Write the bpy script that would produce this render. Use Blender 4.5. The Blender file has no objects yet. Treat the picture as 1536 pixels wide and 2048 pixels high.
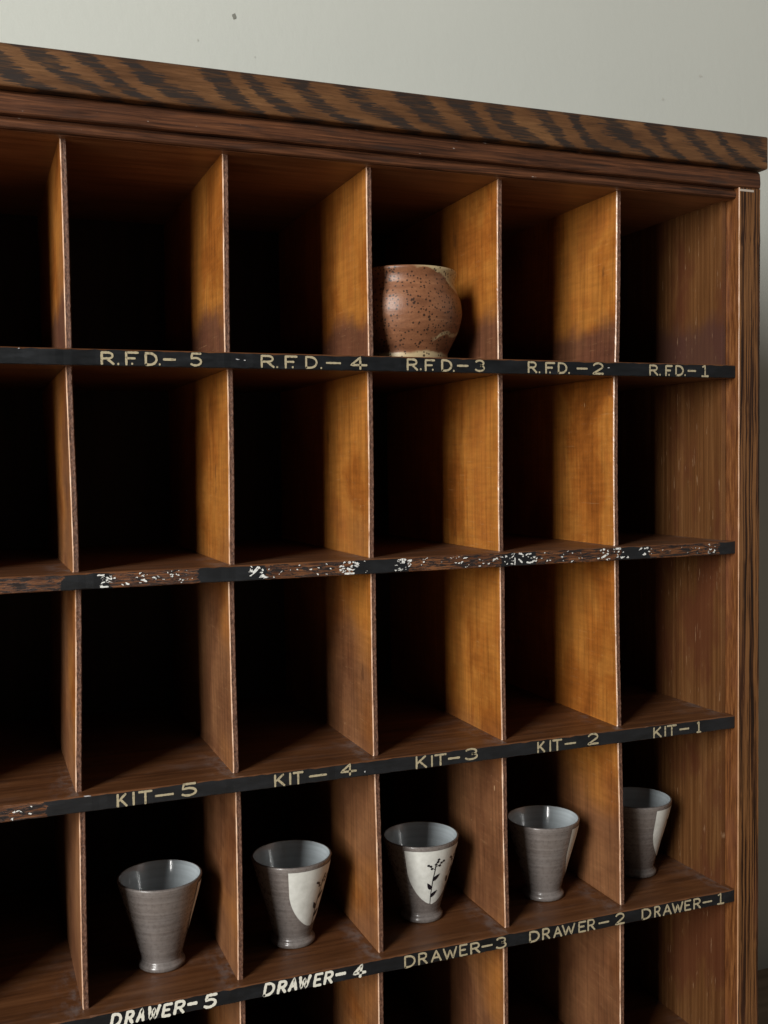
import bpy, bmesh, math, random
from mathutils import Vector, Matrix, noise as mn
random.seed(7)
sc = bpy.context.scene
COL = sc.collection
PI = math.pi

# ------------------------------------------------------------------ camera, world, lights, exposure
cam = bpy.data.cameras.new('camera')
co = bpy.data.objects.new('camera', cam); COL.objects.link(co)
cam.sensor_fit = 'HORIZONTAL'; cam.sensor_width = 36.0; cam.lens = 49.72
cam.clip_start = 0.05; cam.clip_end = 60
R = Matrix(((0.93050, 0.36504, 0.03009), (-0.36602, 0.92980, 0.03885), (-0.01380, -0.04716, 0.99879)))
M = Matrix.Identity(4)
for i in range(3):
    M[i][0] = R[i][0]; M[i][1] = R[i][2]; M[i][2] = -R[i][1]
M.translation = Vector((-0.78891, -0.94756, 0.48466))
co.matrix_world = M
sc.camera = co

w = bpy.data.worlds.new('World'); sc.world = w; w.use_nodes = True
bg = w.node_tree.nodes['Background']
# dim ambient light, with fill added from the right to lift the wall there
wt = w.node_tree; tcw = wt.nodes.new('ShaderNodeTexCoord'); sxw = wt.nodes.new('ShaderNodeSeparateXYZ'); mrw = wt.nodes.new('ShaderNodeMapRange')
mrw.interpolation_type = 'SMOOTHSTEP'
for k, v in ((1, 0.1), (2, 0.95), (3, 0.030), (4, 0.30)): mrw.inputs[k].default_value = v
wt.links.new(tcw.outputs['Generated'], sxw.inputs[0]); wt.links.new(sxw.outputs[0], mrw.inputs[0]); wt.links.new(mrw.outputs[0], bg.inputs[1])
bg.inputs[0].default_value = (1.0, 0.94, 0.86, 1)

def area(name, loc, target, sx, sy, power, color):
    l = bpy.data.lights.new(name, 'AREA'); l.shape = 'RECTANGLE'; l.size = sx; l.size_y = sy
    l.energy = power; l.color = color
    o = bpy.data.objects.new(name, l); COL.objects.link(o); o.location = loc
    d = Vector(target) - Vector(loc)
    o.rotation_euler = d.to_track_quat('-Z', 'Y').to_euler()
    return o
# the tall window to the left, in front of the case
area('window_light', (-3.70, -2.50, 1.90), (-0.4, 0.0, 1.90), 1.15, 3.0, 305, (1.0, 0.985, 0.95))

sc.view_settings.view_transform = 'Standard'; sc.view_settings.look = 'None'
sc.view_settings.gamma = 1; sc.view_settings.use_curve_mapping = False
sc.view_settings.exposure = 0.0
sc.cycles.max_bounces = 6; sc.cycles.diffuse_bounces = 4

# ------------------------------------------------------------------ node helpers
class NT:
    def __init__(s, name):
        s.m = bpy.data.materials.new(name); s.m.use_nodes = True
        s.t = s.m.node_tree; s.n = s.t.nodes; s.b = s.n['Principled BSDF']
        s.tc = s.n.new('ShaderNodeTexCoord')
    def link(s, a, b): s.t.links.new(a, b)
    def val(s, sock, v):
        if hasattr(v, 'is_output'): s.link(v, sock)
        else: sock.default_value = v
    def mapping(s, scale, loc=(0, 0, 0), rot=(0, 0, 0), vec=None):
        n = s.n.new('ShaderNodeMapping'); n.inputs['Scale'].default_value = scale
        n.inputs['Location'].default_value = loc; n.inputs['Rotation'].default_value = rot
        s.link(vec if vec else s.tc.outputs['Object'], n.inputs[0]); return n.outputs[0]
    def noise(s, scale=(1, 1, 1), sc_=1.0, det=4, rough=.55, dist=0., loc=(0, 0, 0), vec=None):
        n = s.n.new('ShaderNodeTexNoise'); n.inputs['Scale'].default_value = sc_
        n.inputs['Detail'].default_value = det; n.inputs['Roughness'].default_value = rough
        n.inputs['Distortion'].default_value = dist
        s.link(s.mapping(scale, loc, vec=vec), n.inputs['Vector']); return n.outputs[0]
    def voro(s, scale, loc=(0, 0, 0), feat='F1', rnd=1.0):
        n = s.n.new('ShaderNodeTexVoronoi'); n.feature = feat; n.inputs['Scale'].default_value = 1
        n.inputs['Randomness'].default_value = rnd
        s.link(s.mapping(scale, loc), n.inputs['Vector']); return n.outputs
    def math(s, op, a, b=0.0, c=None, clamp=False):
        n = s.n.new('ShaderNodeMath'); n.operation = op; n.use_clamp = clamp
        s.val(n.inputs[0], a); s.val(n.inputs[1], b)
        if c is not None: s.val(n.inputs[2], c)
        return n.outputs[0]
    def ramp(s, fac, stops, interp='LINEAR'):
        n = s.n.new('ShaderNodeValToRGB'); e = n.color_ramp.elements; n.color_ramp.interpolation = interp
        while len(e) < len(stops): e.new(0.5)
        for k, (p, c) in enumerate(stops):
            e[k].position = p; e[k].color = (c[0], c[1], c[2], 1) if hasattr(c, '__len__') else (c, c, c, 1)
        s.link(fac, n.inputs[0]); return n.outputs[0]
    def mix(s, fac, a, b, mode='MIX'):
        n = s.n.new('ShaderNodeMix'); n.data_type = 'RGBA'; n.blend_type = mode
        s.val(n.inputs[0], fac)
        for sock, v in ((n.inputs[6], a), (n.inputs[7], b)):
            if hasattr(v, 'is_output'): s.link(v, sock)
            else: sock.default_value = (v[0], v[1], v[2], 1)
        return n.outputs[2]
    def xyz(s):
        n = s.n.new('ShaderNodeSeparateXYZ'); s.link(s.tc.outputs['Object'], n.inputs[0]); return n.outputs
    def smooth(s, v, a, b):
        n = s.n.new('ShaderNodeMapRange'); n.interpolation_type = 'SMOOTHSTEP'
        s.val(n.inputs[0], v); n.inputs[1].default_value = a; n.inputs[2].default_value = b; return n.outputs[0]
    def bump(s, h, strength=.3, dist=.001):
        n = s.n.new('ShaderNodeBump'); n.inputs['Strength'].default_value = strength
        n.inputs['Distance'].default_value = dist; s.link(h, n.inputs['Height']); s.link(n.outputs[0], s.b.inputs['Normal'])
    def out(s, col=None, rough=None, spec=None, coat=None, coatr=None):
        if col is not None:
            if hasattr(col, 'is_output'): s.link(col, s.b.inputs['Base Color'])
            else: s.b.inputs['Base Color'].default_value = (*col, 1)
        if rough is not None: s.val(s.b.inputs['Roughness'], rough)
        if spec is not None: s.b.inputs['Specular IOR Level'].default_value = spec
        if coat is not None: s.b.inputs['Coat Weight'].default_value = coat
        if coatr is not None: s.b.inputs['Coat Roughness'].default_value = coatr
        return s.m

# ------------------------------------------------------------------ materials
def mat_divider():
    t = NT('varnished_divider_board')
    o = t.xyz()
    blot = t.noise((11, 12, 9), det=6, rough=.62, dist=.4)
    fine = t.noise((260, 260, 9), det=5, rough=.6)
    cross = t.noise((60, 22, 240), det=4, loc=(9, 4, 1))
    big = t.noise((3.2, 2.5, 4.2), det=3, loc=(6, 2, 4))
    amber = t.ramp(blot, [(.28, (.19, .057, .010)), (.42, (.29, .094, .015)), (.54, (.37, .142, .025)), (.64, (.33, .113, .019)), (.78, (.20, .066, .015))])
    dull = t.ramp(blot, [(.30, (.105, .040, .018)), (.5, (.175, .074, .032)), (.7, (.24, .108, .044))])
    # honey amber in places, dull brown in others; browner further left and lower down
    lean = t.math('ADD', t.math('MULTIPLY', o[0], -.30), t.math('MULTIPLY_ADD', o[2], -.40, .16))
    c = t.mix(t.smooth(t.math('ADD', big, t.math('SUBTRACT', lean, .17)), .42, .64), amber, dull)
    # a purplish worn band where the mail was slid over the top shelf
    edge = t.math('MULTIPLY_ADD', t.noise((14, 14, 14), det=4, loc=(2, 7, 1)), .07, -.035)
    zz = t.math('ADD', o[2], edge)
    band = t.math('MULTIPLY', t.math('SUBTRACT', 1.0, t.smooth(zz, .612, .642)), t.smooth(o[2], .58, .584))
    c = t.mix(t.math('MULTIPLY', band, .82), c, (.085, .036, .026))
    g = t.ramp(fine, [(.28, .56), (.5, .98), (.72, 1.28)])
    c = t.mix(.75, c, g, 'MULTIPLY')
    c = t.mix(.45, c, t.ramp(cross, [(.3, .74), (.7, 1.2)]), 'MULTIPLY')
    nick = t.smooth(t.noise((150, 150, 60), det=2, loc=(7, 7, 7)), .755, .79)
    c = t.mix(t.math('MULTIPLY', nick, .6), c, (.55, .36, .2))
    # fine dry scratches, mostly front to back, and a dusting of specks
    hs = t.smooth(t.noise((200, 26, 900), det=3, rough=.6, loc=(4, 3, 8)), .655, .72)
    c = t.mix(t.math('MULTIPLY', hs, .30), c, (.52, .31, .15))
    ds = t.smooth(t.noise((200, 40, 1100), det=3, rough=.6, loc=(1, 6, 2)), .64, .72)
    c = t.mix(t.math('MULTIPLY', ds, .35), c, (.075, .026, .010))
    sp = t.smooth(t.noise((420, 420, 420), det=2, loc=(2, 2, 9)), .73, .77)
    c = t.mix(t.math('MULTIPLY', sp, .5), c, (.50, .34, .20))
    dk = t.smooth(t.noise((40, 40, 17), det=4, loc=(1, 8, 3)), .65, .76)
    c = t.mix(t.math('MULTIPLY', dk, .6), c, (.06, .021, .009))
    t.bump(t.math('ADD', fine, t.math('MULTIPLY', cross, .7)), .14, .0006)
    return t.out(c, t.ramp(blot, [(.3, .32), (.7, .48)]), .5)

def mat_divider_edge():
    t = NT('raw_board_edge')
    a = t.noise((700, 700, 330), det=6, rough=.75)
    b = t.noise((420, 420, 70), det=4, rough=.7, loc=(2, 3, 5))
    c = t.ramp(a, [(.34, (.025, .010, .006)), (.46, (.10, .045, .026)), (.60, (.19, .092, .056)), (.8, (.32, .18, .115))])
    c = t.mix(t.smooth(b, .58, .72), c, (.03, .013, .008))
    t.bump(a, .7, .0012)
    return t.out(c, .55, .4)

def mat_arris():
    t = NT('worn_highlit_arris')
    a = t.noise((500, 500, 45), det=5, rough=.65)
    c = t.ramp(a, [(.32, (.24, .11, .055)), (.48, (.55, .34, .22)), (.7, (.74, .56, .42))])  # worn edge wood; the bright line of window light is painted into it
    t.bump(a, .3, .0006)
    return t.out(c, .30, .6)

def mat_shelf_wood():
    t = NT('dark_stained_shelf_wood')
    g = t.noise((7, 120, 120), det=6, rough=.62, dist=.4)
    b = t.noise((9, 14, 9), det=4, loc=(4, 2, 1))
    c = t.ramp(g, [(.3, (.054, .019, .0065)), (.5, (.106, .040, .014)), (.72, (.160, .066, .025))])
    c = t.mix(.55, c, t.ramp(b, [(.3, .62), (.7, 1.22)]), 'MULTIPLY')
    # grey dust lying on the upward faces, thicker in blotches
    geo = t.n.new('ShaderNodeNewGeometry'); sx = t.n.new('ShaderNodeSeparateXYZ'); t.link(geo.outputs['Normal'], sx.inputs[0])
    up = t.smooth(sx.outputs[2], .6, .95)
    du = t.smooth(t.noise((16, 26, 16), det=5, rough=.65, loc=(5, 1, 8)), .50, .78)
    dust = t.math('MULTIPLY', t.math('MULTIPLY', up, du), .16)
    c = t.mix(dust, c, (.20, .19, .19))
    # more dust swept into the corners against each divider
    o = t.xyz()
    cell = t.math('FRACT', t.math('DIVIDE', t.math('ADD', o[0], 2.1086), .14025))
    cn = t.math('MULTIPLY', t.smooth(cell, .80, .985), t.math('SUBTRACT', 1.0, t.smooth(o[1], .05, .12)))
    cd = t.math('MULTIPLY', t.math('MULTIPLY', cn, up), t.smooth(t.noise((70, 40, 30), det=5, rough=.7, loc=(3, 9, 2)), .42, .66))
    c = t.mix(t.math('MULTIPLY', cd, .38), c, (.22, .22, .225))
    scr = t.smooth(t.noise((40, 500, 40), det=2, loc=(2, 6, 0)), .70, .76)
    c = t.mix(t.math('MULTIPLY', scr, .35), c, (.28, .17, .12))
    t.bump(g, .12, .0006)
    return t.out(c, .42, .5)

def mat_ceiling():
    t = NT('warm_ceiling_board')
    g = t.noise((6, 90, 90), det=6, rough=.6, dist=.4)
    b = t.noise((9, 14, 9), det=4, loc=(4, 2, 1))
    c = t.ramp(g, [(.3, (.14, .055, .022)), (.5, (.22, .095, .042)), (.72, (.30, .14, .065))])
    c = t.mix(.5, c, t.ramp(b, [(.3, .6), (.7, 1.2)]), 'MULTIPLY')
    t.bump(g, .12, .0006)
    return t.out(c, .4, .5)

def mat_black_paint():
    t = NT('black_shelf_edge_paint')
    a = t.noise((28, 60, 120), det=5, rough=.65)
    c = t.ramp(a, [(.3, (.0045, .0052, .006)), (.6, (.009, .0105, .0125)), (.8, (.019, .022, .026))])
    sc1 = t.smooth(t.noise((70, 70, 190), det=5, rough=.7, loc=(4, 4, 4)), .64, .82)
    c = t.mix(t.math('MULTIPLY', sc1, .35), c, (.13, .14, .15))
    t.bump(t.noise((300, 300, 900), det=3), .10, .0004)
    return t.out(c, t.ramp(a, [(.3, .40), (.7, .58)]), .28)

def mat_worn_paint(stops, name):
    t = NT(name)
    x = t.xyz()[0]; z = t.xyz()[2]
    xx = t.math('ADD', x, t.math('MULTIPLY', t.math('SUBTRACT', t.noise((45, 45, 160), det=4), .5), .018))
    f = t.math('DIVIDE', t.math('ADD', xx, .80), .80)
    worn = t.ramp(f, stops, 'CONSTANT')
    keep = t.smooth(t.noise((70, 70, 430), det=6, rough=.7, dist=.6, loc=(1, 5, 2)), 0.49, .535)
    worn = t.math('MULTIPLY', worn, t.math('SUBTRACT', 1.0, t.math('MULTIPLY', keep, .9)), clamp=True)
    g = t.noise((28, 200, 520), det=6, rough=.68, dist=.8)
    wood = t.ramp(g, [(.36, (.016, .006, .004)), (.47, (.075, .027, .010)), (.58, (.16, .062, .022)), (.75, (.26, .115, .045))])
    a = t.noise((28, 60, 120), det=5, rough=.65)
    black = t.ramp(a, [(.3, (.0065, .0075, .0085)), (.7, (.015, .017, .02)), (.85, (.034, .037, .042))])
    c = t.mix(worn, black, wood)
    t.bump(t.math('SUBTRACT', g, t.math('MULTIPLY', worn, .6)), .4, .0007)
    return t.out(c, t.math('MULTIPLY_ADD', worn, .15, .42), .4)

def mat_oak_top():
    t = NT('oak_cathedral_grain')
    o = t.xyz()
    h = t.math('DIVIDE', t.math('SUBTRACT', o[2], .797), .035, clamp=True)
    hp = t.math('POWER', t.math('MAXIMUM', h, 0.001), .62)
    slow = t.noise((4.5, 1, 1), det=2, loc=(.3, 0, 0))
    L = t.math('MULTIPLY_ADD', slow, .12, -.005)
    ph = t.math('ADD', o[0], t.math('MULTIPLY', L, hp))
    ph = t.math('ADD', ph, t.math('MULTIPLY', t.math('SUBTRACT', t.noise((9, 3, 9), det=2, loc=(7, 0, 3)), .5), .085))
    # the ragged ends of the bands follow the long pores of the oak
    jag = t.noise((42, 300, 640), det=5, rough=.7)
    ph = t.math('ADD', ph, t.math('MULTIPLY', t.math('SUBTRACT', jag, .5), .046))
    fr = t.math('PINGPONG', t.math('DIVIDE', ph, .046), .5)
    wid = t.noise((13, 2, 30), det=2, loc=(1, 1, 6))
    band = t.smooth(t.math('ADD', fr, t.math('MULTIPLY', t.math('SUBTRACT', wid, .5), .50)), .21, .315)
    fine = t.noise((40, 300, 700), det=5, rough=.6, loc=(3, 3, 3))
    band = t.math('MULTIPLY', band, t.ramp(fine, [(.30, .26), (.53, 1.0)]))
    li = t.ramp(t.noise((10, 20, 60), det=5, rough=.6, loc=(8, 1, 1)), [(.3, (.068, .029, .011)), (.5, (.112, .050, .019)), (.72, (.165, .080, .031))])
    li = t.mix(.6, li, t.ramp(fine, [(.25, .5), (.7, 1.35)]), 'MULTIPLY')
    pore = t.smooth(t.noise((70, 500, 1500), det=3, rough=.6, loc=(2, 0, 5)), .60, .68)
    li = t.mix(t.math('MULTIPLY', pore, .55), li, (.022, .012, .007))
    c = t.mix(t.math('MULTIPLY', band, .93), li, (.016, .013, .012))
    rim = t.math('MULTIPLY', t.smooth(o[2], .8285, .832), .55)
    c = t.mix(rim, c, (.022, .010, .007))
    t.bump(fine, .16, .0006)
    return t.out(c, t.ramp(fine, [(.3, .40), (.7, .52)]), .4)

def mat_frieze():
    t = NT('reddish_moulding_wood')
    g = t.noise((10, 130, 330), det=6, rough=.65, dist=.9)
    g2 = t.noise((26, 200, 600), det=4, loc=(5, 1, 0))
    c = t.ramp(g, [(.32, (.018, .007, .0035)), (.45, (.052, .019, .0085)), (.58, (.100, .037, .0155)), (.74, (.155, .062, .025))])
    c = t.mix(.5, c, t.ramp(g2, [(.3, .45), (.7, 1.3)]), 'MULTIPLY')
    b = t.smooth(t.noise((16, 30, 90), det=3, loc=(8, 2, 5)), .58, .74)
    c = t.mix(t.math('MULTIPLY', b, .6), c, (.022, .016, .014))
    n = t.smooth(t.noise((110, 200, 420), det=3, loc=(3, 9, 4)), .725, .75)
    c = t.mix(t.math('MULTIPLY', n, .7), c, (.40, .33, .29))
    t.bump(g2, .25, .0006)
    return t.out(c, .45, .4)

def mat_stile():
    t = NT('ribbed_oak_stile')
    wob = t.noise((30, 30, 9), det=3, loc=(2, 2, 2))
    cvec = t.n.new('ShaderNodeCombineXYZ'); o = t.xyz()
    t.link(t.math('ADD', o[0], t.math('MULTIPLY', wob, .006)), cvec.inputs[0]); t.link(o[1], cvec.inputs[1]); t.link(o[2], cvec.inputs[2])
    g = t.noise((470, 470, 6.5), det=3, rough=.5, vec=cvec.outputs[0])
    f = t.noise((900, 900, 26), det=4, loc=(1, 4, 2))
    c = t.ramp(g, [(.36, (.012, .0045, .002)), (.45, (.042, .015, .005)), (.53, (.150, .064, .021)), (.74, (.215, .098, .035))])
    c = t.mix(.55, c, t.ramp(f, [(.3, .60), (.7, 1.2)]), 'MULTIPLY')
    rb = t.smooth(t.noise((40, 40, 5), det=2, loc=(6, 3, 1)), .5, .72)
    c = t.mix(t.math('MULTIPLY', rb, .35), c, (.10, .035, .018))
    t.bump(g, .5, .0009)
    return t.out(c, .42, .4)

def mat_liner():
    t = NT('streaked_side_lining')
    o = t.xyz()
    g = t.noise((10, 230, 3.2), det=6, rough=.6)
    f = t.noise((10, 420, 14), det=4, loc=(3, 8, 2))
    b = t.noise((5, 14, 6), det=4, rough=.6, loc=(2, 5, 5))
    c = t.ramp(g, [(.32, (.074, .028, .0085)), (.5, (.112, .046, .0150)), (.68, (.158, .072, .026))])
    c = t.mix(.6, c, t.ramp(f, [(.3, .66), (.7, 1.25)]), 'MULTIPLY')
    red = t.smooth(b, .46, .62)
    c = t.mix(t.math('MULTIPLY', red, .72), c, (.075, .022, .010))
    edge = t.math('MULTIPLY_ADD', t.noise((14, 20, 14), det=4, loc=(2, 7, 1)), .09, -.045)
    zz = t.math('ADD', o[2], edge)
    band = t.math('MULTIPLY', t.math('SUBTRACT', 1.0, t.smooth(zz, .612, .650)), t.smooth(o[2], .58, .584))
    c = t.mix(t.math('MULTIPLY', band, .75), c, (.062, .028, .022))
    # pale scratches where things were pushed in and out
    scr = t.smooth(t.noise((10, 420, 30), det=3, rough=.6, loc=(9, 1, 7)), .655, .72)
    c = t.mix(t.math('MULTIPLY', scr, .55), c, (.42, .27, .16))
    t.bump(f, .25, .0006)
    return t.out(c, .38, .45)

def mat_stile_return():
    t = NT('worn_case_edge')
    g = t.noise((300, 300, 26), det=6, rough=.65)
    b = t.noise((20, 20, 9), det=3, loc=(4, 1, 1))
    c = t.ramp(g, [(.32, (.050, .016, .005)), (.5, (.135, .048, .014)), (.7, (.25, .105, .034))])
    c = t.mix(t.math('MULTIPLY', t.smooth(b, .46, .62), .5), c, (.16, .058, .028))
    t.bump(g, .3, .0007)
    return t.out(c, .4, .45)

def mat_back():
    t = NT('dark_back_board')
    g = t.noise((60, 10, 5), det=4)
    return t.out(t.ramp(g, [(.3, (.012, .007, .004)), (.7, (.028, .016, .009))]), .6, .3)

def mat_wall():
    t = NT('painted_plaster_wall')
    b = t.noise((1.4, 1.4, 1.4), det=3)
    r = t.noise((95, 95, 60), det=5, rough=.6)
    c = t.ramp(b, [(.3, (.50, .515, .47)), (.7, (.54, .555, .505))])
    sp = t.noise((24, 24, 16), det=4, loc=(2, 2, 1))
    t.bump(t.math('ADD', r, t.math('MULTIPLY', sp, .8)), .16, .0016)
    return t.out(c, .62, .3)

def mat_floor():
    t = NT('floor_boards')
    g = t.noise((3, 60, 60), det=5)
    return t.out(t.ramp(g, [(.3, (.20, .135, .085)), (.7, (.34, .24, .16))]), .5, .4)

def mat_paint(name, col, wear, rough=.45):
    t = NT(name)
    a = t.noise((420, 420, 420), det=5, rough=.7)
    c = t.mix(t.smooth(a, wear, wear + .12), col, tuple(k * .38 for k in col))
    t.bump(a, .25, .0004)
    return t.out(c, rough, .4)

def mat_stoneware():
    t = NT('grey_brown_stoneware')
    ring = t.noise((6, 6, 420), det=4, rough=.6)
    sp = t.noise((260, 260, 260), det=4, loc=(3, 3, 3))
    b = t.noise((30, 30, 40), det=3, loc=(1, 2, 8))
    c = t.ramp(ring, [(.3, (.115, .100, .092)), (.7, (.195, .175, .165))])
    c = t.mix(.5, c, t.ramp(sp, [(.3, .74), (.7, 1.2)]), 'MULTIPLY')
    c = t.mix(.4, c, t.ramp(b, [(.35, (.8, .72, .66)), (.65, (1.1, 1.1, 1.1))]), 'MULTIPLY')
    t.bump(ring, .22, .0007)
    return t.out(c, t.ramp(sp, [(.3, .22), (.7, .36)]), .5, .35, .10)

def mat_inner_glaze():
    t = NT('pale_inner_glaze')
    ring = t.noise((6, 6, 300), det=3)
    c = t.ramp(ring, [(.3, (.35, .39, .41)), (.7, (.44, .49, .515))])
    t.bump(ring, .12, .0006)
    return t.out(c, .14, .7, .5, .06)

def mat_cream_glaze():
    t = NT('matt_cream_glaze')
    n = t.noise((160, 160, 160), det=4)
    c = t.ramp(n, [(.3, (.56, .57, .53)), (.7, (.67, .68, .64))])
    t.bump(n, .08, .0005)
    return t.out(c, .40, .45)

def mat_ink():
    t = NT('black_glaze_ink')
    return t.out((.007, .006, .010), .35, .45)

def mat_pot():
    t = NT('speckled_rust_stoneware')
    o = t.xyz()
    r = t.noise((18, 18, 90), det=5, rough=.6, dist=.5)
    r2 = t.noise((7, 7, 300), det=3, loc=(5, 5, 5))
    c = t.ramp(r, [(.30, (.115, .044, .020)), (.5, (.195, .080, .037)), (.7, (.265, .120, .058))])
    c = t.mix(.35, c, t.ramp(r2, [(.3, .8), (.7, 1.18)]), 'MULTIPLY')
    gr = t.noise((500, 500, 500), det=3, loc=(2, 2, 2))
    c = t.mix(.5, c, t.ramp(gr, [(.3, .75), (.7, 1.22)]), 'MULTIPLY')
    cream = (.46, .37, .21)
    # pooled cream glaze: at the lip (deeper towards +x), in one run low on the right, at the foot
    edge = t.math('MULTIPLY', t.math('SUBTRACT', t.noise((48, 48, 60), det=3, loc=(1, 3, 9)), .5), .018)
    lipz = t.math('SUBTRACT', .0900, t.math('MULTIPLY', t.smooth(o[0], .000, .046), .0190))
    lip = t.smooth(t.math('ADD', o[2], edge), 0, 1)
    lip = t.smooth(t.math('SUBTRACT', t.math('ADD', o[2], edge), lipz), -.0008, .0012)
    c = t.mix(t.math('MULTIPLY', lip, t.math('MULTIPLY_ADD', t.smooth(o[0], -.02, .01), .8, .10)), c, cream)
    wav = t.math('MULTIPLY', t.math('SUBTRACT', t.noise((60, 60, 10), det=3, loc=(4, 8, 0)), .5), .016)
    rz = t.math('ADD', t.math('ADD', t.math('MULTIPLY', o[0], .22), .0195), wav)
    run = t.math('ABSOLUTE', t.math('SUBTRACT', o[2], rz))
    runm = t.math('MULTIPLY', t.math('SUBTRACT', 1.0, t.smooth(run, .0008, .0032)), t.smooth(o[0], .006, .016))
    c = t.mix(t.math('MULTIPLY', runm, .85), c, cream)
    foot = t.math('SUBTRACT', 1.0, t.smooth(t.math('ADD', o[2], t.math('MULTIPLY', edge, .5)), .0066, .0092))
    c = t.mix(t.math('MULTIPLY', foot, .8), c, cream)
    for k, (scl, th, sel) in enumerate(((190, .20, .42), (330, .27, .50))):
        v = t.voro((scl, scl, scl), (k * 3.1, 1.7, 2.2))
        m = t.math('SUBTRACT', 1.0, t.smooth(v[0], th, th + .10))
        s2 = t.n.new('ShaderNodeSeparateColor'); t.link(v[1], s2.inputs[0])
        m = t.math('MULTIPLY', m, t.math('LESS_THAN', s2.outputs[0], sel))
        c = t.mix(t.math('MULTIPLY', m, .9), c, (.022, .011, .007))
    t.bump(t.math('ADD', gr, t.math('MULTIPLY', r2, 1.5)), .25, .0006)
    return t.out(c, .40, .42)

def mat_plain(name, col, rough): return NT(name).out(col, rough, .3)

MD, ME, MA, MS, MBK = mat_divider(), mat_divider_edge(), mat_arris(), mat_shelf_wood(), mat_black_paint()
def F(x): return min(max((x + .80) / .80, 0.0), 1.0)
W2 = [(0.0, 1)]
for a, v in ((-.717, 0), (-.677, 1), (-.599, 0), (-.535, 1), (-.452, 0), (-.395, 1), (-.292, 0), (-.252, 1), (-.150, 0), (-.115, 1), (-.024, 0)):
    W2.append((F(a), v))
MW2 = mat_worn_paint(W2, 'worn_black_shelf_edge')
MW3 = mat_worn_paint([(0.0, 1), (F(-.737), 0)], 'part_worn_black_shelf_edge')
MOAK, MFR, MST, MLI, MRET, MBACK = mat_oak_top(), mat_frieze(), mat_stile(), mat_liner(), mat_stile_return(), mat_back()
MWALL, MFLOOR = mat_wall(), mat_floor()
MGOLD = mat_paint('tarnished_gold_lettering', (.40, .345, .225), .54)
MWHITE = mat_paint('chipped_white_lettering', (.72, .71, .62), .62)
def mat_fleck():
    t = NT('white_paint_remnants')
    a = t.noise((520, 520, 900), det=5, rough=.7)
    b = t.noise((240, 240, 420), det=3, loc=(4, 2, 2))
    m = t.smooth(t.math('ADD', t.math('MULTIPLY', a, .6), t.math('MULTIPLY', b, .4)), .53, .57)
    c = t.mix(m, (.74, .75, .72), (.028, .016, .011))
    t.bump(a, .3, .0004)
    return t.out(c, .5, .4)
MFLECK = mat_fleck()
MSTONE, MIN, MCREAM, MINK, MPOT = mat_stoneware(), mat_inner_glaze(), mat_cream_glaze(), mat_ink(), mat_pot()

# ------------------------------------------------------------------ object helpers
def mesh_obj(name, bm, mats, parent=None, smooth=False):
    me = bpy.data.meshes.new(name)
    bmesh.ops.recalc_face_normals(bm, faces=bm.faces)
    bm.to_mesh(me); bm.free()
    for m in (mats if isinstance(mats, (list, tuple)) else [mats]): me.materials.append(m)
    if smooth:
        for p in me.polygons: p.use_smooth = True
    o = bpy.data.objects.new(name, me); COL.objects.link(o)
    if parent: o.parent = parent
    return o
def tag(o, label=None, cat=None, group=None, kind=None):
    for k, v in (('label', label), ('category', cat), ('group', group), ('kind', kind)):
        if v: o[k] = v
def thing(name, label, cat, loc=(0, 0, 0), group=None):
    o = bpy.data.objects.new(name, None); COL.objects.link(o); o.location = loc; o.empty_display_size = .05
    tag(o, label, cat, group); return o
def sweep(bm, sections, matf, cap=0):
    """skin a list of rings (each a list of points); matf(i) gives the slot of side i"""
    rings = [[bm.verts.new(p) for p in s] for s in sections]
    n = len(rings[0])
    for a, b in zip(rings, rings[1:]):
        for i in range(n):
            f = bm.faces.new((a[i], a[(i + 1) % n], b[(i + 1) % n], b[i])); f.material_index = matf(i)
    for r in (rings[0], rings[-1]):
        f = bm.faces.new(r); f.material_index = cap
def box(bm, x0, x1, y0, y1, z0, z1, bev=0.0, slot=0):
    r = bmesh.ops.create_cube(bm, size=1.0)
    for v in r['verts']:
        v.co = Vector(((x0 + x1) / 2 + v.co.x * (x1 - x0), (y0 + y1) / 2 + v.co.y * (y1 - y0), (z0 + z1) / 2 + v.co.z * (z1 - z0)))
    es = {e for v in r['verts'] for e in v.link_edges}
    if bev: bmesh.ops.bevel(bm, geom=list(es), offset=bev, segments=2, affect='EDGES', profile=.6)

# ------------------------------------------------------------------ setting
bm = bmesh.new(); box(bm, -4, 3.2, .36, .48, -.322, 2.9)
wall = mesh_obj('wall', bm, MWALL); tag(wall, 'pale grey green painted wall behind the pigeonhole case', 'wall', kind='structure')
bm = bmesh.new(); box(bm, -4, 3.2, -4, .36, -.40, -.322)
floor = mesh_obj('floor', bm, MFLOOR); tag(floor, 'brown floor meeting the wall beside the case', 'floor', kind='structure')
def blob(bm, c, rx, rz, y, n=11, jit=.35, axis='xz', rot=0, rnd=random):
    vs = []; jit = jit * (1 if n > 9 else 1.5)
    for k in range(n):
        a = 2 * PI * k / n; r = 1 + jit * (rnd.random() - .5) * 2
        u, v = rx * r * math.cos(a), rz * r * math.sin(a)
        u, v = u * math.cos(rot) - v * math.sin(rot), u * math.sin(rot) + v * math.cos(rot)
        vs.append(bm.verts.new((c[0] + u, y, c[1] + v)))
    bm.faces.new(vs)
MCHIP = mat_plain('wall_scuff', (.20, .20, .17), .7)
MCHIP2 = mat_plain('wall_chip', (.47, .47, .42), .7)
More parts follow.
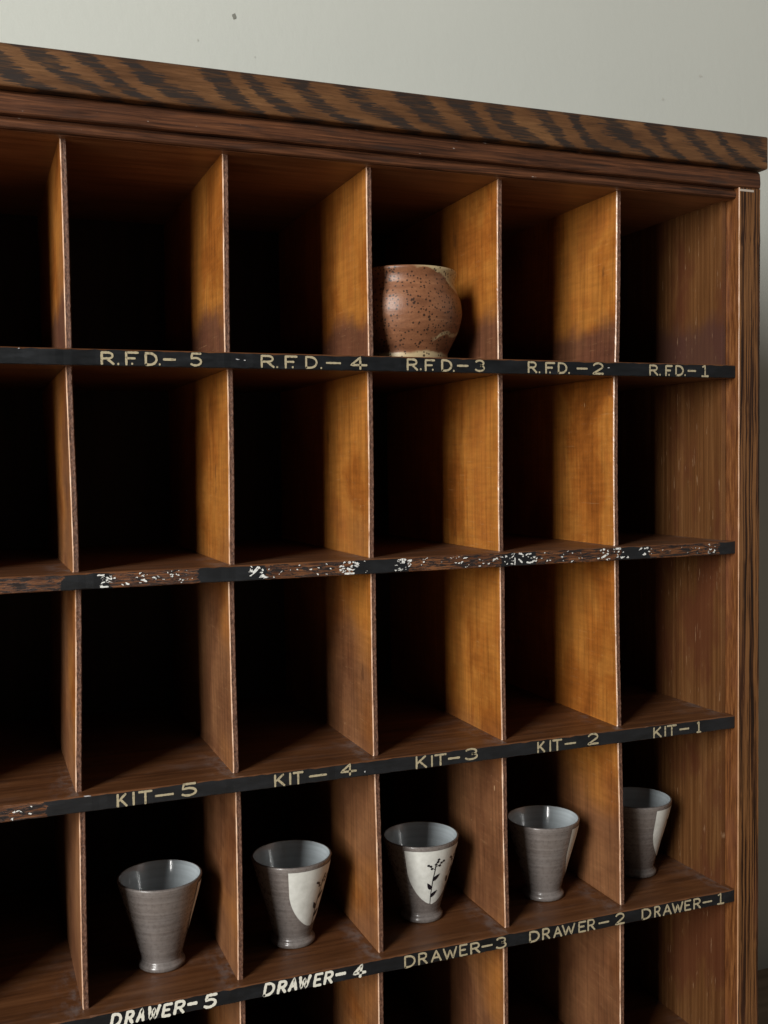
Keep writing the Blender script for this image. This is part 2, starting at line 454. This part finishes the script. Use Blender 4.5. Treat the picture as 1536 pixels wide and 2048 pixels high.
# a few scuffs and chips in the paint
def wallmark(cx, cz, rx, rz, mat):
    me = wall.data; k = len(me.materials); me.materials.append(mat)
    b = bmesh.new(); b.from_mesh(me); n0 = len(b.faces)
    blob(b, (cx, cz), rx, rz, .3594, 10, .3); b.faces.ensure_lookup_table(); b.faces[n0].material_index = k
    b.to_mesh(me); b.free()
for a in ((-.4652, 1.0357, .0028, .0040, MCHIP), (-.5112, 1.0014, .0011, .0013, MCHIP2), (.234, 1.0461, .0036, .0018, MCHIP2), (.1678, 1.0055, .0020, .0024, MCHIP2), (-.44, .99, .0008, .0008, MCHIP2)):
    wallmark(*a)
# ------------------------------------------------------------------ the sorting case
ZS = [.5856, .3920, .1969, -.0003, -.1908]      # shelf tops
T = .0144; RY = .0134; TD = .0058; YB = .318
ZTOP = .7661
XL = -1.126
case = thing('mail_sorting_case', 'old brown wooden pigeonhole case with black lettered shelf edges against the wall', 'mail sorting case', (0, 0, 0))

rng = random.Random(3)
def shelf(z, front, seed):
    r = random.Random(seed); bm = bmesh.new(); secs = []
    n = 170
    for k in range(n + 1):
        x = XL + (-.0005 - XL) * k / n
        b = .0007 + .0007 * abs(r.gauss(0, .6)); b2 = .0005 + .0005 * abs(r.gauss(0, .6))
        dz = .0002 * r.gauss(0, 1); dy = .00012 * r.gauss(0, 1)
        secs.append([(x, YB, z), (x, .004 + b, z), (x, b * .8 + dy, z), (x, dy, z - b + dz), (x, dy, z - T + b2), (x, b2, z - T + dz * .5), (x, .008, z - T), (x, YB, z - T)])
    sweep(bm, secs, lambda i: 1 if i == 3 else (1 if i == 4 else 0))
    return mesh_obj('shelf', bm, [MS, front], case)
SHELF = [shelf(ZS[0], MBK, 1), shelf(ZS[1], MW2, 2), shelf(ZS[2], MW3, 3), shelf(ZS[3], MBK, 4), shelf(ZS[4], MBK, 5)]
SHELF[1]['label'] = 'shelf with black edge paint worn to bare wood and white flecks'

# dividers: x of the left face at top and bottom of every row
cols = {0: [(-.7069, -.7054), (-.7060, -.7058), (-.7044, -.7074), (-.7059, -.7066), (-.7055, -.7055)],
        1: [(-.5651, -.5656), (-.5647, -.5655), (-.5665, -.5668), (-.5649, -.5661), (-.5650, -.5650)],
        2: [(-.4247, -.4264), (-.4273, -.4279), (-.4261, -.4272), (-.4260, -.4239), (-.4250, -.4250)],
        3: [(-.2843, -.2864), (-.2858, -.2860), (-.2852, -.2850), (-.2846, -.2837), (-.2850, -.2850)],
        4: [(-.1439, -.1465), (-.1479, -.1492), (-.1477, -.1462), (-.1451, -.1413), (-.1425, -.1425)],
        -1: [(-.8465, -.8460)] * 5, -2: [(-.9865, -.9860)] * 5}
zr = [(ZTOP + .0008, ZS[0] - .0004)] + [(ZS[i] - T + .0004, ZS[i + 1] - .0004) for i in range(4)]
def divider(xt, xb, zt, zb, seed):
    r = random.Random(seed); bm = bmesh.new(); secs = []; n = 120
    ph = r.random() * 9
    for k in range(n + 1):
        f = k / n; x = xt + (xb - xt) * f; z = zt + (zb - zt) * f
        def j(s): return r.gauss(0, s)
        bow = .0007 * math.sin(PI * f + ph)
        c = .0012 + .0004 * mn.noise(Vector((z * 60, seed, 0))) + abs(j(.00010)); c2 = .0008 + abs(mn.noise(Vector((z * 130, seed, 5)))) * .0009 + abs(j(.00012))
        y = RY + .0006 * math.sin(f * 5 + ph)
        if k in (0, n): bow *= .2
        x += bow
        secs.append([(x, YB, z), (x, y + c + .0006, z), (x + .0002, y + c * .8, z), (x + c * .8, y + j(.00008), z), (x + TD * .5 + j(.00012), y + .0001 + abs(mn.noise(Vector((z * 210, seed, 9)))) * .0007, z),
                     (x + TD - c2 * .8, y + j(.0001), z), (x + TD + j(.00008), y + c2, z), (x + TD, YB, z)])
    sweep(bm, secs, lambda i: 2 if i == 2 else 1 if 3 <= i <= 5 else 0)
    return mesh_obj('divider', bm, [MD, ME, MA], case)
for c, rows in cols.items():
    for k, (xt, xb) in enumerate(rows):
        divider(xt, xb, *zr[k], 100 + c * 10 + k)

# thin lining boards on the right inner side, one per row
for k, (zt, zb) in enumerate(zr):
    bm = bmesh.new(); box(bm, -.006, -.0006, RY + .002, YB, zb, zt, .0006)
    mesh_obj('side_lining', bm, MLI, case)
    bm = bmesh.new(); box(bm, XL, XL + .006, RY + .002, YB, zb, zt, .0006)
    mesh_obj('side_lining', bm, MLI, case)
ZB = -.322
MSA = mat_plain('highlit_stile_arris', (.40, .22, .115), .35)
# stile (face edge), with a worn left arris, the window highlight painted into its pale colour
def stile(xa, xb, seed):
    r = random.Random(seed); bm = bmesh.new(); secs = []; n = 120
    for k in range(n + 1):
        z = ZB + (.7768 - ZB) * k / n
        c = .0007 + abs(r.gauss(0, .00018)); c2 = .0008 + abs(r.gauss(0, .0002)); d = r.gauss(0, .0001)
        secs.append([(xa, .021, z), (xa, -.0055 + c, z), (xa + c * .8, -.0055 + d, z), (xb - c2, -.0055 + d, z), (xb + d, -.0055 + c2, z), (xb, .021, z)])
    sweep(bm, secs, lambda i: i + 1 if i in (0, 1) else 0)
    return mesh_obj('stile', bm, [MST, MRET, MSA], case)
st = stile(0, .0291, 5); stile(XL - .0291, XL, 6)
bm = bmesh.new(); box(bm, .0003, .0285, .0212, .334, ZB, .7765, .0008); mesh_obj('side_panel', bm, MST, case)
bm = bmesh.new(); box(bm, XL - .0285, XL - .0003, .0212, .334, ZB, .7765, .0008); mesh_obj('side_panel', bm, MST, case)
bm = bmesh.new(); box(bm, .0010, .0195, -.0059, -.0050, .7728, .7752, .0002)
o = mesh_obj('filler_chip', bm, mat_plain('pale_wood_filler', (.42, .36, .30), .7), st)
bm = bmesh.new(); box(bm, XL, 0, YB + .0005, .328, ZB, .776); mesh_obj('back_panel', bm, MBACK, case)
bm = bmesh.new(); box(bm, XL, -.0004, .0050, YB, ZTOP, .7760); mesh_obj('ceiling_board', bm, mat_ceiling(), case)
bm = bmesh.new(); box(bm, XL, -.0004, .0040, .018, ZB, ZS[4] - T - .0004, .0008); mesh_obj('plinth', bm, MFR, case)

def xsweep(name, prof, x0, x1, mat, seed, jit=.0001, n=110, slot=None):
    r = random.Random(seed); bm = bmesh.new(); secs = []
    for k in range(n + 1):
        x = x0 + (x1 - x0) * k / n
        dy, dz = r.gauss(0, jit), r.gauss(0, jit)
        secs.append([(x, y + dy, z + dz) for y, z in prof])
    sweep(bm, secs, lambda i: 0)
    return mesh_obj(name, bm, mat, case)
# lower bead, frieze, top board
xsweep('bead_moulding', [(.0048, .7664), (.0010, .7664), (-.0006, .7676), (-.0012, .7700), (-.0008, .7728), (.0006, .7745), (.0022, .7752), (.0022, .7766), (.0150, .7766), (.0150, .7664)], XL + .0004, -.0004, MFR, 8)
xsweep('frieze', [(-.0010, .7769), (-.0044, .7772), (-.0056, .7785), (-.0060, .7830), (-.0056, .7890), (-.0048, .7935), (-.0020, .7962), (.0200, .7964), (.0200, .7769)], XL - .0280, .0283, MFR, 9)
bm = bmesh.new(); box(bm, XL - .034, .0335, -.0125, .338, .7969, .8320)
es = [e for e in bm.edges if abs((e.verts[0].co - e.verts[1].co).z) > .01 or abs(e.verts[0].co.y + .0125) < 1e-4 and abs(e.verts[1].co.y + .0125) < 1e-4 or (e.verts[0].co.x > 0 and e.verts[1].co.x > 0)]
bmesh.ops.bevel(bm, geom=es, offset=.0022, segments=3, affect='EDGES', profile=.5)
mesh_obj('top_board', bm, MOAK, case)

# ------------------------------------------------------------------ lettering
def arc(cx, cy, rx, ry, a0, a1, n=9):
    return [(cx + rx * math.cos(math.radians(a0 + (a1 - a0) * k / n)), cy + ry * math.sin(math.radians(a0 + (a1 - a0) * k / n))) for k in range(n + 1)]
G = {'R': [[(0, 0), (0, 1)], [(0, 1), (.5, 1)] + arc(.55, .74, .38, .26, 90, -90) + [(0, .47)], [(.45, .47), (1, 0)]],
     'F': [[(0, 0), (0, 1), (1, 1)], [(0, .52), (.72, .52)]],
     'D': [[(0, 0), (0, 1), (.35, 1)] + arc(.35, .5, .65, .5, 90, -90) + [(0, 0)]],
     'K': [[(0, 0), (0, 1)], [(.9, 1), (.05, .42)], [(.3, .58), (1, 0)]],
     'I': [[(.5, 0), (.5, 1)]],
     'T': [[(0, 1), (1, 1)], [(.5, 1), (.5, 0)]],
     'A': [[(0, 0), (.5, 1), (1, 0)], [(.2, .34), (.8, .34)]],
     'W': [[(0, 1), (.26, 0), (.5, .8), (.74, 0), (1, 1)]],
     'E': [[(1, 1), (0, 1), (0, 0), (1, 0)], [(0, .52), (.75, .52)]],
     '-': [[(0, .5), (1, .5)]], '.': [[(.45, .03), (.55, .03)]],
     '1': [[(.12, .88), (.5, 1), (.5, 0)], [(0, 0), (1, 0)]],
     '2': [arc(.5, .70, .46, .30, 160, -30) + [(0, 0), (1, 0)]],
     '3': [arc(.48, .74, .44, .26, 150, -80) + arc(.48, .27, .50, .27, 80, -150)],
     '4': [[(.62, 0), (.62, 1), (0, .33), (1.05, .33)]],
     '5': [[(.92, 1), (.18, 1), (.10, .58)] + arc(.46, .32, .50, .32, 110, -140)]}
def stroke(bm, pts, wd, y, r):
    """a flat ribbon with round ends, following pts in the shelf-edge plane"""
    fine = []
    for a, b in zip(pts, pts[1:]):
        L = math.hypot(b[0] - a[0], b[1] - a[1]); k = max(1, int(L / .0011))
        for q in range(k): fine.append((a[0] + (b[0] - a[0]) * q / k, a[1] + (b[1] - a[1]) * q / k))
    fine.append(pts[-1]); N = len(fine); lp = []; rp = []
    for k, p in enumerate(fine):
        a = fine[max(0, k - 1)]; b = fine[min(N - 1, k + 1)]
        dx, dz = b[0] - a[0], b[1] - a[1]; L = math.hypot(dx, dz) or 1e-9
        h = wd / 2 * (1 + .16 * r.uniform(-1, 1))
        nx, nz = -dz / L * h, dx / L * h
        lp.append((p[0] + nx, p[1] + nz)); rp.append((p[0] - nx, p[1] - nz))
    def cap(p, a):
        dx, dz = p[0] - a[0], p[1] - a[1]; L = math.hypot(dx, dz) or 1e-9; an = math.atan2(dz, dx)
        return [(p[0] + wd * .46 * math.cos(an + t), p[1] + wd * .46 * math.sin(an + t)) for t in (PI / 2 * .7, PI / 5, -PI / 5, -PI / 2 * .7)]
    lv = [bm.verts.new((x, y, z)) for x, z in lp]; rv = [bm.verts.new((x, y, z)) for x, z in rp]
    for k in range(N - 1): bm.faces.new((lv[k], lv[k + 1], rv[k + 1], rv[k]))
    e = [bm.verts.new((x, y, z)) for x, z in cap(fine[-1], fine[-2])]; bm.faces.new([lv[-1]] + e + [rv[-1]])
    s = [bm.verts.new((x, y, z)) for x, z in cap(fine[0], fine[1])]; bm.faces.new([rv[0]] + s + [lv[0]])
LAB = [
    ('RFD',5,0,[('R',-0.6782,-0.6664),('.',-0.6642,-0.6625),('F',-0.6574,-0.6454),('.',-0.6523,-0.6506),('D',-0.6406,-0.6293),('.',-0.6285,-0.6267),('-',-0.6249,-0.6131),('5',-0.6015,-0.5894)]),
    ('RFD',4,0,[('R',-0.5360,-0.5228),('.',-0.5214,-0.5195),('F',-0.5133,-0.5008),('.',-0.5066,-0.5047),('D',-0.4936,-0.4814),('.',-0.4790,-0.4770),('-',-0.4736,-0.4582),('4',-0.4493,-0.4326)]),
    ('RFD',3,0,[('R',-0.3915,-0.3795),('.',-0.3779,-0.3758),('F',-0.3726,-0.3614),('.',-0.3652,-0.3630),('D',-0.3550,-0.3432),('.',-0.3427,-0.3405),('-',-0.3383,-0.3253),('3',-0.3192,-0.3071)]),
    ('RFD',2,0,[('R',-0.2592,-0.2483),('.',-0.2466,-0.2449),('F',-0.2391,-0.2274),('.',-0.2344,-0.2327),('D',-0.2245,-0.2133),('.',-0.2121,-0.2104),('-',-0.2026,-0.1889),('2',-0.1835,-0.1696)]),
    ('RFD',1,0,[('R',-0.1132,-0.1018),('.',-0.1006,-0.0986),('F',-0.0929,-0.0833),('.',-0.0891,-0.0871),('D',-0.0801,-0.0691),('.',-0.0684,-0.0665),('-',-0.0645,-0.0528),('1',-0.0462,-0.0363)]),
    ('KIT',5,2,[('K',-0.6744,-0.6649),('I',-0.6614,-0.6579),('T',-0.6557,-0.6429),('-',-0.6412,-0.6238),('5',-0.6184,-0.6025)]),
    ('KIT',4,2,[('K',-0.5308,-0.5201),('I',-0.5172,-0.5133),('T',-0.5128,-0.5021),('-',-0.4971,-0.4788),('4',-0.4657,-0.4494)]),
    ('KIT',3,2,[('K',-0.3873,-0.3750),('I',-0.3717,-0.3680),('T',-0.3674,-0.3538),('-',-0.3527,-0.3390),('3',-0.3346,-0.3190)]),
    ('KIT',2,2,[('K',-0.2514,-0.2420),('I',-0.2379,-0.2343),('T',-0.2337,-0.2218),('-',-0.2194,-0.2050),('2',-0.1917,-0.1776)]),
    ('KIT',1,2,[('K',-0.1090,-0.0980),('I',-0.0955,-0.0916),('T',-0.0916,-0.0785),('-',-0.0752,-0.0620),('1',-0.0527,-0.0460)]),
    ('DRAWER',5,3,[('D',-0.6846,-0.6746),('R',-0.6719,-0.6636),('A',-0.6618,-0.6539),('W',-0.6525,-0.6409),('E',-0.6391,-0.6301),('R',-0.6283,-0.6179),('-',-0.6165,-0.6069),('5',-0.6018,-0.5884)]),
    ('DRAWER',4,3,[('D',-0.5447,-0.5336),('R',-0.5312,-0.5219),('A',-0.5204,-0.5111),('W',-0.5111,-0.4987),('E',-0.4957,-0.4867),('R',-0.4852,-0.4756),('-',-0.4741,-0.4629),('4',-0.4557,-0.4423)]),
    ('DRAWER',3,3,[('D',-0.4023,-0.3900),('R',-0.3873,-0.3770),('A',-0.3737,-0.3617),('W',-0.3606,-0.3446),('E',-0.3424,-0.3329),('R',-0.3301,-0.3188),('-',-0.3177,-0.3046),('3',-0.3018,-0.2886)]),
    ('DRAWER',2,3,[('D',-0.2624,-0.2500),('R',-0.2471,-0.2376),('A',-0.2340,-0.2232),('W',-0.2238,-0.2074),('E',-0.2038,-0.1940),('R',-0.1927,-0.1829),('-',-0.1792,-0.1655),('2',-0.1586,-0.1460)]),
    ('DRAWER',1,3,[('D',-0.1243,-0.1120),('R',-0.1082,-0.0997),('A',-0.0971,-0.0853),('W',-0.0853,-0.0701),('E',-0.0687,-0.0594),('R',-0.0567,-0.0466),('-',-0.0446,-0.0311),('1',-0.0249,-0.0146)]),
]
WORD = {'RFD': 'R.F.D.', 'KIT': 'KIT', 'DRAWER': 'DRAWER'}
for kind, num, j, gl in LAB:
    r = random.Random(num * 7 + j); bm = bmesh.new()
    bold = kind == 'DRAWER' and num >= 4
    zt, zb = {'RFD': (-.0027, -.0127), 'KIT': (-.0026, -.0130), 'DRAWER': (-.0024, -.0128)}[kind]
    wd = .0026 if bold else .00195
    nudge = 0
    for ch, x0, x1 in gl:
        a, b, t0, b0 = x0 + wd / 2, x1 - wd / 2, ZS[j] + zt, ZS[j] + zb
        if ch == '.': a, b = x0, x1
        if ch in '12345': t0 += .0007; 
        if kind == 'KIT' and ch in '2345': t0 += .0010; b0 += .0018
        if bold and ch == '-': t0 += .001; b0 += .001
        t0 += r.gauss(0, .0002); b0 += r.gauss(0, .0002)
        sl = .0022 if bold else 0
        for s in G[ch]:
            pts = [(a + (b - a) * u + sl * (v - .5), b0 + (t0 - b0) * v) for u, v in s]
            stroke(bm, pts, wd * (1.15 if ch == '-' and bold else 1) * r.uniform(.93, 1.07), -.00045 - nudge, r); nudge += .00002
    o = mesh_obj('lettering', bm, MWHITE if bold else MGOLD, SHELF[j])
    o['label'] = ('white brush lettering ' if bold else 'gold painted lettering ') + WORD[kind] + '-' + str(num)

MNICK = mat_plain('grey_paint_nick', (.42, .42, .42), .6)
# white paint remnants on the worn shelf edge, and a few elsewhere
def into(o, bm, mat):
    """add painted marks to an existing mesh as one more material slot"""
    me = o.data; k = len(me.materials); me.materials.append(mat)
    for f in bm.faces: f.material_index = k
    tmp = bpy.data.meshes.new('tmp'); bm.to_mesh(tmp); bm.free()
    b2 = bmesh.new(); b2.from_mesh(me); b2.from_mesh(tmp); b2.to_mesh(me); b2.free(); bpy.data.meshes.remove(tmp)
def flecks(j, cl, seed):
    r = random.Random(seed); bm = bmesh.new(); y = -.0006
    for x0, x1, n, big in cl:
        for k in range(n):
            x = r.uniform(x0, x1); z = ZS[j] - r.uniform(.0016, .0128)
            s = r.uniform(.4, 1.0) * big
            blob(bm, (x, z), s * r.uniform(.7, 1.9), s * r.uniform(.45, .9), y, 9, .5, rot=r.uniform(-.7, .7), rnd=r); y -= .000004
    into(SHELF[j], bm, MFLECK)
flecks(1, [(-.683, -.676, 8, 0.0019), (-.672, -.600, 20, 0.0009), (-.650, -.643, 5, 0.0014), (-.622, -.612, 7, 0.0013), (-.5505, -.535, 11, 0.0018), (-.533, -.47, 13, 0.0009),
           (-.463, -.4435, 21, 0.0015), (-.4425, -.43, 3, 0.0008), (-.4065, -.390, 14, 0.0017), (-.385, -.30, 11, 0.0009), (-.345, -.325, 6, 0.0014), (-.318, -.29, 9, 0.0014), (-.288, -.268, 9, 0.0013),
           (-.262, -.249, 8, 0.0013), (-.246, -.165, 12, 0.0009), (-.222, -.212, 4, 0.0013), (-.178, -.164, 5, 0.0014), (-.158, -.140, 9, 0.0014), (-.127, -.110, 9, 0.0014), (-.105, -.04, 8, 0.0008), (-.040, -.024, 8, 0.0013)], 21)
flecks(2, [(-.768, -.745, 5, .0016)], 22)
# broken leftovers of old white characters
bm = bmesh.new(); r = random.Random(5)
for ch, x0, x1 in (('2', -.6832, -.6735), ('4', -.549, -.5385), ('2', -.4575, -.4445), ('2', -.4055, -.3915), ('R', -.2755, -.2655), ('2', -.1765, -.164), ('F', -.158, -.1455), ('2', -.1265, -.1135)):
    for s in G[ch]:
        pts = [(x0 + (x1 - x0) * u, ZS[1] - .0128 + .0108 * v) for u, v in s]
        k = 0
        while k < len(pts) - 1:
            if r.random() < .40: stroke(bm, [pts[k], ((pts[k][0] + pts[k + 1][0] * 2) / 3, (pts[k][1] + pts[k + 1][1] * 2) / 3)], .0019 * r.uniform(.6, 1.1), -.0005, r)
            k += 1
a = arc(-.2585, ZS[1] - .0072, .0062, .0046, 50, 320, 10)
stroke(bm, a[1:4], .0016, -.0005, r); stroke(bm, a[7:], .0017, -.0005, r)
into(SHELF[1], bm, MFLECK)
for j, spots in ((0, [(-.558, -.0063, .0016, .0005), (-.551, -.0070, .0008, .0004), (-.1633, -.0062, .0012, .0005), (-.745, -.0012, .001, .0005)]), (2, [(-.4405, -.0098, .0007, .0008), (-.6995, -.0005, .004, .0005)])):
    bm = bmesh.new()
    for x, dz, rx, rz in spots: blob(bm, (x, ZS[j] + dz), rx, rz, -.0006, 9, .4)
    into(SHELF[j], bm, MNICK)

# ------------------------------------------------------------------ tumblers
H, RT, RB = .0880, .0405, .0222
OUT = [(RB * .93, 0), (RB, .0010), (RB + .0005, .0036), (RB - .0006, .0056), (.0203, .0074), (.0198, .0094), (.0204, .0125), (.0230, .0226), (.0266, .0360), (.0295, .046), (.0324, .056), (.0361, .069), (.0389, .0800), (.0404, .0865), (.0402, .0879)]
INN = [(.0393, .0883), (.0383, .0877), (.0367, .0830), (.0331, .069), (.0295, .056), (.0265, .046), (.0230, .0340), (.0192, .022), (.0140, .0115), (.0001, .0100)]
def catmull(P, n=5):
    out = []
    for i in range(len(P) - 1):
        p0, p1, p2, p3 = P[max(0, i - 1)], P[i], P[i + 1], P[min(len(P) - 1, i + 2)]
        for k in range(n):
            t = k / n
            out.append(tuple(.5 * (2 * p1[a] + (p2[a] - p0[a]) * t + (2 * p0[a] - 5 * p1[a] + 4 * p2[a] - p3[a]) * t * t + (3 * p1[a] - p0[a] - 3 * p2[a] + p3[a]) * t ** 3) for a in (0, 1)))
    return out + [P[-1]]
def lathe(bm, prof, seg=96, slot=lambda i: 0, closed_bottom=True, wob=0, r=None):
    ph = [r.random() * 6.28 for _ in range(3)] if r else [0, 0, 0]
    rings = []
    for rad, z in prof:
        rings.append([bm.verts.new(((rad * (1 + wob * (math.sin(2 * a + ph[0]) + .5 * math.sin(3 * a + ph[1])))) * math.cos(a), rad * (1 + wob * (math.sin(2 * a + ph[0]) + .5 * math.sin(3 * a + ph[1]))) * math.sin(a), z)) for a in (2 * PI * k / seg for k in range(seg))])
    for i, (a, b) in enumerate(zip(rings, rings[1:])):
        for k in range(seg):
            f = bm.faces.new((a[k], a[(k + 1) % seg], b[(k + 1) % seg], b[k])); f.material_index = slot(i)
    bm.faces.new(list(reversed(rings[0]))); f = bm.faces.new(rings[-1]); f.material_index = slot(len(prof))
PO = catmull(OUT, 4); PI_ = catmull(INN, 4)
def rad_at(z):
    for (r0, z0), (r1, z1) in zip(PO, PO[1:]):
        if z0 <= z <= z1 and z1 > z0: return r0 + (r1 - r0) * (z - z0) / (z1 - z0)
    return RT
CAM = Vector((-0.7889, -0.9476, 0))
def on_cup(th0, s, z, lift):
    """s = arc length round the mid radius, measured from the sprig axis"""
    r_ = rad_at(z); a = th0 + s / .031
    return ((r_ + lift) * math.cos(a), (r_ + lift) * math.sin(a), z)
def tumbler(x, y, phi, label, seed, spr=-5):
    root = thing('tumbler', label, 'cup', (x, y, ZS[3] + .0002), 'stoneware tumblers on the fourth shelf')
    r = random.Random(seed); bm = bmesh.new(); no = len(PO)
    k = 1 + r.uniform(-.008, .012); root.scale = (1, 1, k)
    pr = [(q + ((.00010 * math.sin(z * 1900 + seed) + .00007 * math.sin(z * 3700 + 2 * seed)) if i > 12 and i < no - 4 else 0), z) for i, (q, z) in enumerate(PO)]
    lathe(bm, pr + PI_, 96, lambda i: 0 if i < no + 3 else 1)
    mesh_obj('cup_body', bm, [MSTONE, MIN], root, True)
    d = CAM - Vector((x, y, 0)); th = math.atan2(d.y, d.x) + math.radians(phi)
    # cream U-shaped glaze panel hugging the wall
    half = math.radians(53); bm = bmesh.new(); nz, na = 40, 40; zt_, zb_ = .0835, .0205; rows = []
    for i in range(nz + 1):
        f = i / nz; z = zb_ + (zt_ - zb_) * f
        g = half * min(1.0, (1 - (1 - min(1, f / .62)) ** 2.1) ** .62) if f > 0 else 0.001
        rows.append([bm.verts.new(((rad_at(z) + .00045) * math.cos(th + g * (2 * k / na - 1)), (rad_at(z) + .00045) * math.sin(th + g * (2 * k / na - 1)), z)) for k in range(na + 1)])
    for a, b in zip(rows, rows[1:]):
        for k in range(na): bm.faces.new((a[k], a[k + 1], b[k + 1], b[k]))
    panel = mesh_obj('glaze_panel', bm, MCREAM, root, True)
    # painted sprigs
    for off, zsh in ((spr, 0), (spr + 44, .004)):
        t0 = th + math.radians(off); bm = bmesh.new(); lift = [.00062]
        def poly(pts):
            lift[0] += .00001
            bm.faces.new([bm.verts.new(on_cup(t0, s, z + zsh, lift[0])) for s, z in pts])
        def line(pts, wd):
            lift[0] += .00001
            for (s0, z0), (s1, z1) in zip(pts, pts[1:]):
                L = math.hypot(s1 - s0, z1 - z0); nx, nz_ = -(z1 - z0) / L * wd / 2, (s1 - s0) / L * wd / 2
                m = max(1, int(L / .003))
                for q in range(m):
                    u0, u1 = q / m, (q + 1) / m
                    A = (s0 + (s1 - s0) * u0, z0 + (z1 - z0) * u0); B = (s0 + (s1 - s0) * u1, z0 + (z1 - z0) * u1)
                    bm.faces.new([bm.verts.new(on_cup(t0, s, z + zsh, lift[0])) for s, z in ((A[0] + nx, A[1] + nz_), (B[0] + nx, B[1] + nz_), (B[0] - nx, B[1] - nz_), (A[0] - nx, A[1] - nz_))])
        line([(-.0004, .021), (-.0008, .031), (-.0003, .040), (.0000, .050), (.0010, .058), (.0013, .0655)], .0010)
        line([(.0012, .0615), (-.0020, .0640), (-.0056, .0670)], .0007)
        line([(.0013, .0645), (.0056, .0668), (.0090, .0698)], .0007)
        line([(.0013, .0655), (.0018, .0690), (.0034, .0726)], .0007)
        for cx, cz in ((-.0056, .0672), (-.0034, .0660), (-.0022, .0630), (.0092, .0700), (.0068, .0686), (.0054, .0655), (.0036, .0728), (.0030, .0702), (.0014, .0676)):
            poly([(cx + .0013 * math.cos(a), cz + .0013 * math.sin(a)) for a in (2 * PI * k / 12 for k in range(12))])
        for bx, bz, sx, ang, L in ((-.0008, .0290, 1, 42, .0112), (-.0003, .0385, -1, 125, .0098), (.0000, .0480, 1, 48, .0108)):
            a = math.radians(ang); ux, uz = math.cos(a), math.sin(a); px_, pz_ = -uz, ux
            pts = []
            for k in range(9):
                f = k / 8; wv = .0027 * math.sin(PI * f ** .7) * (1 if sx > 0 else 1)
                pts.append((bx + ux * L * f + px_ * wv, bz + uz * L * f + pz_ * wv))
            for k in range(7, 0, -1):
                f = k / 8; wv = .0017 * math.sin(PI * f ** .8)
                pts.append((bx + ux * L * f - px_ * wv, bz + uz * L * f - pz_ * wv))
            poly(pts)
        mesh_obj('painted_sprig', bm, MINK, panel)
    return root
tumbler(-.6262, .0758, 117, 'grey tumbler standing over DRAWER-5, cream glaze only a sliver at its right', 1)
tumbler(-.4939, .0739, 48, 'grey tumbler over DRAWER-4 with cream panel half turned to the right', 2, 7)
tumbler(-.3501, .0765, 28, 'tumbler over DRAWER-3 showing its cream panel and dark berry sprig in full', 3)
tumbler(-.2035, .0725, 105, 'grey tumbler over DRAWER-2 with a narrow cream strip along its right', 4)
tumbler(-.0705, .0865, 88, 'grey tumbler over DRAWER-1, set deepest and partly hidden by the divider', 5)

# ------------------------------------------------------------------ rust speckled pot
pot = thing('pottery_cup', 'rust brown speckled round stoneware cup with cream lip standing over R.F.D.-3', 'cup', (-.3618, .0700, ZS[0] + .0002))
prof = catmull([(.0395, 0), (.0418, .0012), (.0424, .0050), (.0428, .0095), (.0475, .0190), (.0534, .0310), (.0572, .0440), (.0578, .0520), (.0564, .0620), (.0528, .0715), (.0506, .0775), (.0508, .0840), (.0528, .0895), (.0524, .0918)], 5) + \
       catmull([(.0512, .0922), (.0502, .0905), (.0484, .0850), (.0480, .0785), (.0500, .0720), (.0532, .0620), (.0546, .0510), (.0538, .0410), (.0498, .0300), (.0400, .0125), (.0001, .0095)], 4)
bm = bmesh.new(); lathe(bm, prof, 112, wob=.004, r=random.Random(2))
mesh_obj('cup_body', bm, MPOT, pot, True)
